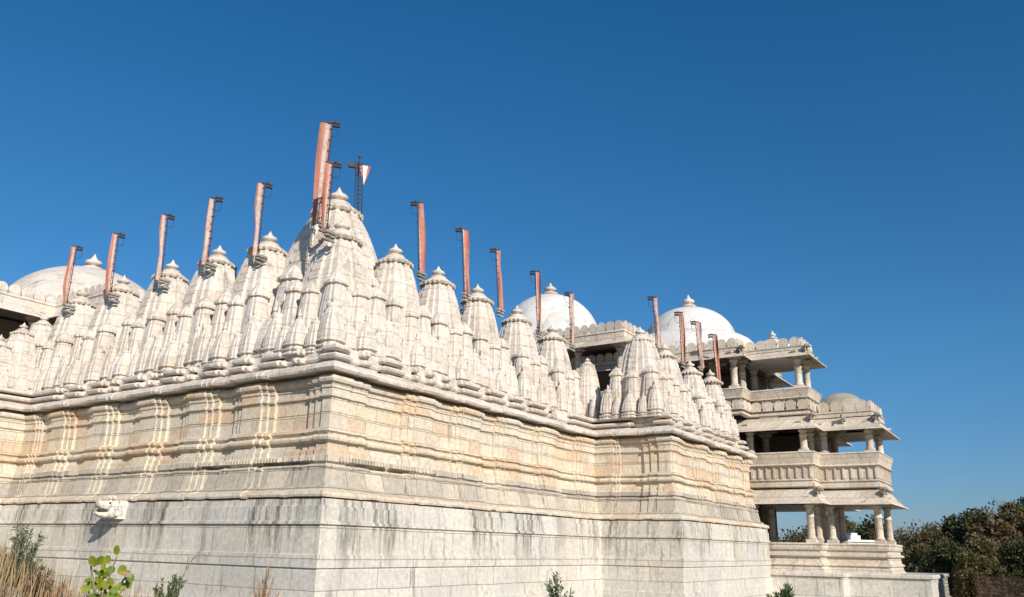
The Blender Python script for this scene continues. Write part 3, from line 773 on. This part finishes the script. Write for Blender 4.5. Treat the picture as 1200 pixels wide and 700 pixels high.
TR = [(1062,618,88,54,'bare twiggy grey tree just right of the porch corner','leaf_brown','bare'),
 (1092,615,74,60,'low rounded olive tree at the start of the wooded slope','leaf_olive','leafy'),
 (1022,606,60,70,'dark tree seen through the open lowest porch bay','leaf_dark','leafy'),
 (985,604,72,60,'olive tree seen between the lowest porch columns','leaf_olive','leafy'),
 (1120,604,66,56,'mid green tree with domed crown left of the bare grey tree','leaf_dark','leafy'),
 (1142,598,62,60,'dense dark green tree with the broadest crown on the skyline','leaf_dark','leafy'),
 (1164,588,76,48,'leafless grey tree rising on the skyline at the right','leaf_brown','bare'),
 (1184,590,60,46,'bright green tree second from the right edge on the skyline','leaf_olive','leafy'),
 (1206,582,64,56,'tallest green tree cut off by the right edge','leaf_dark','leafy'),
 (1170,612,50,62,'russet brown tree below the skyline near the right edge','leaf_brown','leafy'),
 (1080,640,66,40,'brown scrubby tree beside the porch base','leaf_brown','leafy'),
 (1112,636,46,66,'dark bushy tree in the middle of the wooded slope','leaf_dark','leafy'),
 (1150,630,44,64,'olive green tree in the middle distance behind the fence','leaf_olive','leafy'),
 (1192,634,42,60,'dark olive tree above the fence at the right edge','leaf_dark','leafy'),
 (1134,650,38,46,'small yellowish brown shrub tree behind the fence','leaf_olive','leafy'),
 (1094,662,48,34,'low reddish brown shrub tree behind the left end of the fence','leaf_brown','leafy'),
 (1240,596,58,70,'green tree just outside the right edge','leaf_olive','leafy')]
for a in TR: tree(*a[:4], a[4], M[a[5]], a[6], n=9000 if a[2] < 60 else 6000, size=.14 if a[2]<50 else .20)
# far wood as one mass
bl = []
for k in range(120):
    px = random.uniform(930,1330); d_ = random.uniform(78,120); q = atd(px, 640, d_); r = random.uniform(1.6,2.6)
    bl.append(((q.x,q.y,random.uniform(.5,1.0)*(3.0+max(0,(px-1050))*.012)), r, .9))
for k in range(50):
    px = random.uniform(1062,1300); d_ = random.uniform(40,60); q = atd(px, 660, d_); bl.append(((q.x,q.y,random.uniform(.2,.9)), random.uniform(.7,1.2), .9))
o = crown_mb(bl, 90000, .26).build('forest', leafmat('far_wood', (.065,.065,.032), (.13,.09,.05), (.09,.085,.035), .12)); tag(o, 'dark mixed woodland massed behind the trees at right', 'forest', kind='stuff')

# mesh fence
root = empty('mesh_fence', (30.5,-9.5,0)); tag(root, 'rusty wire mesh fence beyond the terrace at the lower right', 'fence')
f0 = atd(1098,700,41); f1 = atd(1215,700,33); top = 1.55
f0.z = f1.z = 0; d = f1-f0; L = d.length; d.normalize(); a0 = f0-Vector(root.location)
mb = MB(); k = 0
while k*.13 < L: mb.obox(a0+d*(k*.13)+Vector((0,0,top/2)), d*.008, Vector((0,0,top/2)), Vector((d.y,-d.x,0))*.008); k += 1
for k in range(12): mb.obox(a0+d*L/2+Vector((0,0,.05+k*.135)), d*L/2, Vector((0,0,.008)), Vector((d.y,-d.x,0))*.009)
mb.build('wire_mesh', M['rust'], root)
for k in range(5):
    mb = MB(); c = a0+d*(L*k/4); mb.obox(c+Vector((0,0,top/2+.02)), d*.022, Vector((d.y,-d.x,0))*.022, Vector((0,0,top/2+.08))); mb.build('post', M['rust'], root)
# white bench wall seen through the lowest porch bay
p = atd(1000,636,46); root = empty('white_kiosk', (p.x,p.y,0)); tag(root, 'small white stepped structure seen through the lowest porch bay', 'kiosk'); root.rotation_euler=(0,0,.65)
mb = MB(); mb.box(-1.0,-1.1,0,1.0,1.1,p.z+.02); mb.box(-1.1,-1.2,p.z+.022,1.1,1.2,p.z+.12); mb.build('wall', M['white_paint'], root)
mb = MB(); mb.box(-.4,-.2,p.z+.122,.4,.3,p.z+.34); mb.box(-.3,-.1,p.z+.342,.3,.2,p.z+.46); mb.build('roof', M['white_paint'], root)

# foreground plants ------------------------------------------------
def gz(p): return gh(p.x,p.y)
# round-leaved plant
def round_leaf(mb, c, d, r, nrm, m=0):
    d = d.normalized(); s = d.cross(nrm).normalized(); n_ = s.cross(d); b = len(mb.v); k = 12
    cc = c+d*r; mb.v.append(tuple(cc-n_*r*.12))
    for i in range(k):
        a = 2*pi*i/k; q = cc + d*(-cos(a))*r + s*sin(a)*r*.86 + n_*(.10*r*abs(sin(a)))
        mb.v.append(tuple(q))
    for i in range(k): mb.face((b, b+1+i, b+1+(i+1)%k), m, True)
p = atd(122,725,9.6); p.z = gz(p); root = empty('round_leaved_plant', p); tag(root, 'bright yellow green plant with big round leaves below the white water spout', 'plant')
st = MB(); lf = MB(); view = (CAM-p).normalized(); rt = Vector((-view.y,view.x,0)).normalized(); upv = Vector((0,0,1))
def W2(px, py, dd=0): q = atd(px,py,9.6+dd); return q-p
for a, b in (((118,720),(137,652)),((120,720),(106,660)),((122,722),(150,672)),((118,722),(103,690)),((122,722),(146,690))):
    st.tube([W2(*a), W2((a[0]+b[0])/2-3,(a[1]+b[1])/2), W2(*b)], [.018,.014,.008], 6)
LV = [(137,645,7,90),(109,658,8,120),(117,657,7,60),(126,656,6,100),(143,668,7,80),(148,674,8,-20),(152,678,7,-70),(114,672,7,150),(122,672,8,60),(130,668,6,20),
      (107,686,7,200),(100,690,6,170),(118,686,8,90),(128,684,7,40),(142,688,7,-30),(112,698,7,180),(126,700,8,70),(138,702,7,10),(104,704,7,190),(134,692,6,100),(121,664,5,80),(150,660+26,6,-60)]
for k in range(20): LV.append((random.uniform(98,152), random.uniform(672,712), random.uniform(3.5,6.5), random.uniform(0,360)))
for (x_,y_,r_,an) in LV:
    a = radians(an); dd = random.uniform(-.12,.12); c = W2(x_,y_,dd); d_ = rt*cos(a)+upv*sin(a)+view*random.uniform(-.3,.3); r = r_*9.6/1120*.86
    nrm = (view+Vector((-.3,-.5,.5))*random.uniform(0,1)+rv()*1.0).normalized(); round_leaf(lf, c-d_.normalized()*r, d_, r, nrm, 1 if an == -20 else (2 if random.random()<.3 else 0))
st.build('stem', M['stem'], root); lf.build('leaves', [M['leaf_bright'], M['straw'], M['leaf_mid']], root)

def shrub(px, py0, py1, wpx, dist, name, label, mat, n, ls, lw, up=.6, stemmat='grey_bark', cat='shrub', nst=14, droop=0):
    p = atd(px, max(py0,700)+6, dist); p.z = gz(p)-.03; top = atd(px, py1, dist); H = top.z-p.z; R = wpx/2*dist/1100
    root = empty(name, p); tag(root, label, cat); st = MB(); lf = MB()
    for k in range(nst):
        a = 2*pi*k/nst+random.uniform(-.3,.3); rr = R*random.uniform(.15,1.0); hh = H*random.uniform(.6,1.02)*(1-.35*(rr/R)**2)
        tip = Vector((cos(a)*rr, sin(a)*rr, hh)); mid = tip*.5+Vector((0,0,hh*.08))-Vector((cos(a),sin(a),0))*rr*.12
        st.tube([Vector((cos(a)*.05,sin(a)*.05,0)), mid, tip], [.012,.008,.003], 5)
        for q in range(n//nst):
            t = random.uniform(.25,1.0)**.8; c = (mid*(1-t)*2+tip*(2*t-1)) if t>.5 else mid*2*t
            c = c + rv()*R*.10*random.random(); d = (rv()*(1-up)+Vector((cos(a)*.4,sin(a)*.4,1-droop))*up)
            leafquad(lf, c, d, lw*random.uniform(.6,1.2), ls*random.uniform(.6,1.3))
    st.build('stem', M[stemmat], root); lf.build('leaves', M[mat], root); return root
shrub(12,700,616,74,10.2,'grey_shrub','grey green feathery shrub at the lower left corner','leaf_grey',2600,.06,.016,.45,nst=26)
shrub(40,700,662,40,9.6,'thorny_bush','brown tinged thorny bush beside the rubble at the lower left','leaf_brown',900,.05,.013,.4,'bark','bush',24)
shrub(196,700,664,44,11.5,'dark_shrub','dark green fine leaved shrub under the bare twig','leaf_deep',1800,.05,.014,.6,nst=20)
shrub(655,700,672,52,15.0,'green_bush','small green bush at the foot of the right wall','leaf_deep',4200,.075,.03,.5,nst=60)
shrub(917,700,684,38,27,'weed_clump','weedy green clump at the foot of the terrace','leaf_deep',1500,.16,.05,.6,nst=30)
shrub(308,700,664,34,12.5,'red_stalk_plant','reddish dry stalks standing against the wall left of the corner','straw_red',500,.13,.010,.9,'stem','dry plant',22)
shrub(62,700,682,50,10,'dry_weed','reddish brown dry weed at the bottom left behind the rubble','straw_red',500,.09,.010,.85,'bark','dry plant',20)
# bare twig
b0 = atd(203,712,11.8); b0.z -= .25; root = empty('bare_twig', b0); tag(root, 'single bare forked twig leaning right above the dark shrub', 'twig')
mb = MB(); K = lambda x,y: atd(x,y,11.8)-b0
mb.tube([Vector((0,0,-.1)),K(212,680),K(226,655),K(243,635)],[.012,.010,.008,.003],6); mb.tube([K(218,668),K(221,650)],[.006,.002],5); mb.tube([K(226,655),K(236,650)],[.005,.002],5)
o = mb.build('branch', M['grey_bark'], root)
# dry grass
gr = MB()
for k in range(5200):
    px = random.choice((random.uniform(-60,175), random.uniform(-30,330), random.uniform(250,360))); d_ = random.uniform(8.6,12.5); q = atd(px,700,d_); q.z = gh(q.x,q.y)-.03
    L_ = random.uniform(.15,.55)*(1.25 if px < 180 else .9)
    tgt = 1.0 
    tip = q+Vector((random.uniform(-.16,.16),random.uniform(-.16,.16),1))*L_; w = Vector((random.uniform(-1,1),random.uniform(-1,1),0)).normalized()*.006
    mid = q.lerp(tip,.55)+w*2*random.uniform(-1,1); b = len(gr.v)
    gr.v += [tuple(q-w),tuple(q+w),tuple(mid+w*.8),tuple(mid-w*.8),tuple(tip)]; gr.face((b,b+1,b+2,b+3)); gr.face((b+3,b+2,b+4))
o = gr.build('dry_grass', M['straw']); tag(o, 'dry straw coloured grass along the bottom left', 'grass', kind='stuff')
# rubble
rb = MB()
def rock(mb, c, r):
    c = Vector(c); sx, sy, sz = (random.uniform(.7,1.2) for _ in range(3)); rs = []
    for k in range(5):
        a = -pi/2*.9+pi*.9*k/4; rs.append([(c.x+r*sx*cos(a)*cos(2*pi*i/7+k*.3)*random.uniform(.8,1.15), c.y+r*sy*cos(a)*sin(2*pi*i/7+k*.3)*random.uniform(.8,1.15), c.z+r*sz*.75*sin(a)*random.uniform(.9,1.1)) for i in range(7)])
    mb.rings(rs)
for k in range(420):
    px = random.uniform(-120,62); d_ = random.uniform(8.7,10.6); q = atd(px,697,d_); q.z = gh(q.x,q.y); r = random.choice((.03,.04,.06,.09,.12)); rock(rb, (q.x,q.y,q.z+r*.3), r)
o = rb.build('rubble', M['rock']); tag(o, 'pale loose rubble stones at the bottom left corner', 'rubble', kind='stuff')

# ------------------------------------------------------------------ light, sky, camera
SUN = Vector((-.80,-1.42,.78)).normalized(); el = math.asin(SUN.z); az = math.atan2(SUN.x, SUN.y)
ld = bpy.data.lights.new('sun', 'SUN'); ld.energy = 4.9; ld.angle = radians(.53); ld.color = (1,.895,.77)
lo_ = bpy.data.objects.new('sun', ld); COL.objects.link(lo_); lo_.rotation_euler = SUN.to_track_quat('Z','Y').to_euler(); lo_.location = (-30,-40,40)
w = bpy.data.worlds.new('World'); S.world = w; w.use_nodes = True; nt = w.node_tree; bg = nt.nodes['Background']
sky = nt.nodes.new('ShaderNodeTexSky'); sky.sky_type = 'NISHITA'; sky.sun_disc = False; sky.sun_elevation = el; sky.sun_rotation = az
sky.altitude = 300; sky.air_density = 1.0; sky.dust_density = .35; sky.ozone_density = 5.0
tc = nt.nodes.new('ShaderNodeTexCoord'); sx = nt.nodes.new('ShaderNodeSeparateXYZ'); nt.links.new(tc.outputs['Generated'], sx.inputs[0])
cr = nt.nodes.new('ShaderNodeValToRGB'); nt.links.new(sx.outputs[2], cr.inputs[0])   # clear dry air: slightly deeper, cyan-blue sky
cr.color_ramp.elements[0].position = 0.0; cr.color_ramp.elements[0].color = (.56,.62,.80,1)
cr.color_ramp.elements[1].position = .75; cr.color_ramp.elements[1].color = (.16,.92,1.20,1)
e2 = cr.color_ramp.elements.new(.22); e2.color = (.46,.86,1.0,1)
mx = nt.nodes.new('ShaderNodeMix'); mx.data_type = 'RGBA'; mx.blend_type = 'MULTIPLY'; mx.inputs[0].default_value = 1
nt.links.new(sky.outputs[0], mx.inputs[6]); nt.links.new(cr.outputs[0], mx.inputs[7])
nt.links.new(mx.outputs[2], bg.inputs['Color']); bg.inputs['Strength'].default_value = .087
cd = bpy.data.cameras.new('camera'); cam = bpy.data.objects.new('camera', cd); COL.objects.link(cam); S.camera = cam
cd.sensor_width = 36; cd.lens = F/1200*36; cd.clip_end = 6000; cd.clip_start = .1
R = Matrix(((AX.x,AX.y,AX.z),(AY.x,AY.y,AY.z),(AZ.x,AZ.y,AZ.z))).to_4x4()
cam.matrix_world = Matrix.Translation(CAM) @ R
S.view_settings.view_transform = 'Standard'; S.view_settings.look = 'None'; S.view_settings.gamma = 1; S.view_settings.exposure = .22
S.render.engine = 'CYCLES'; S.render.resolution_x = 1024; S.render.resolution_y = 597
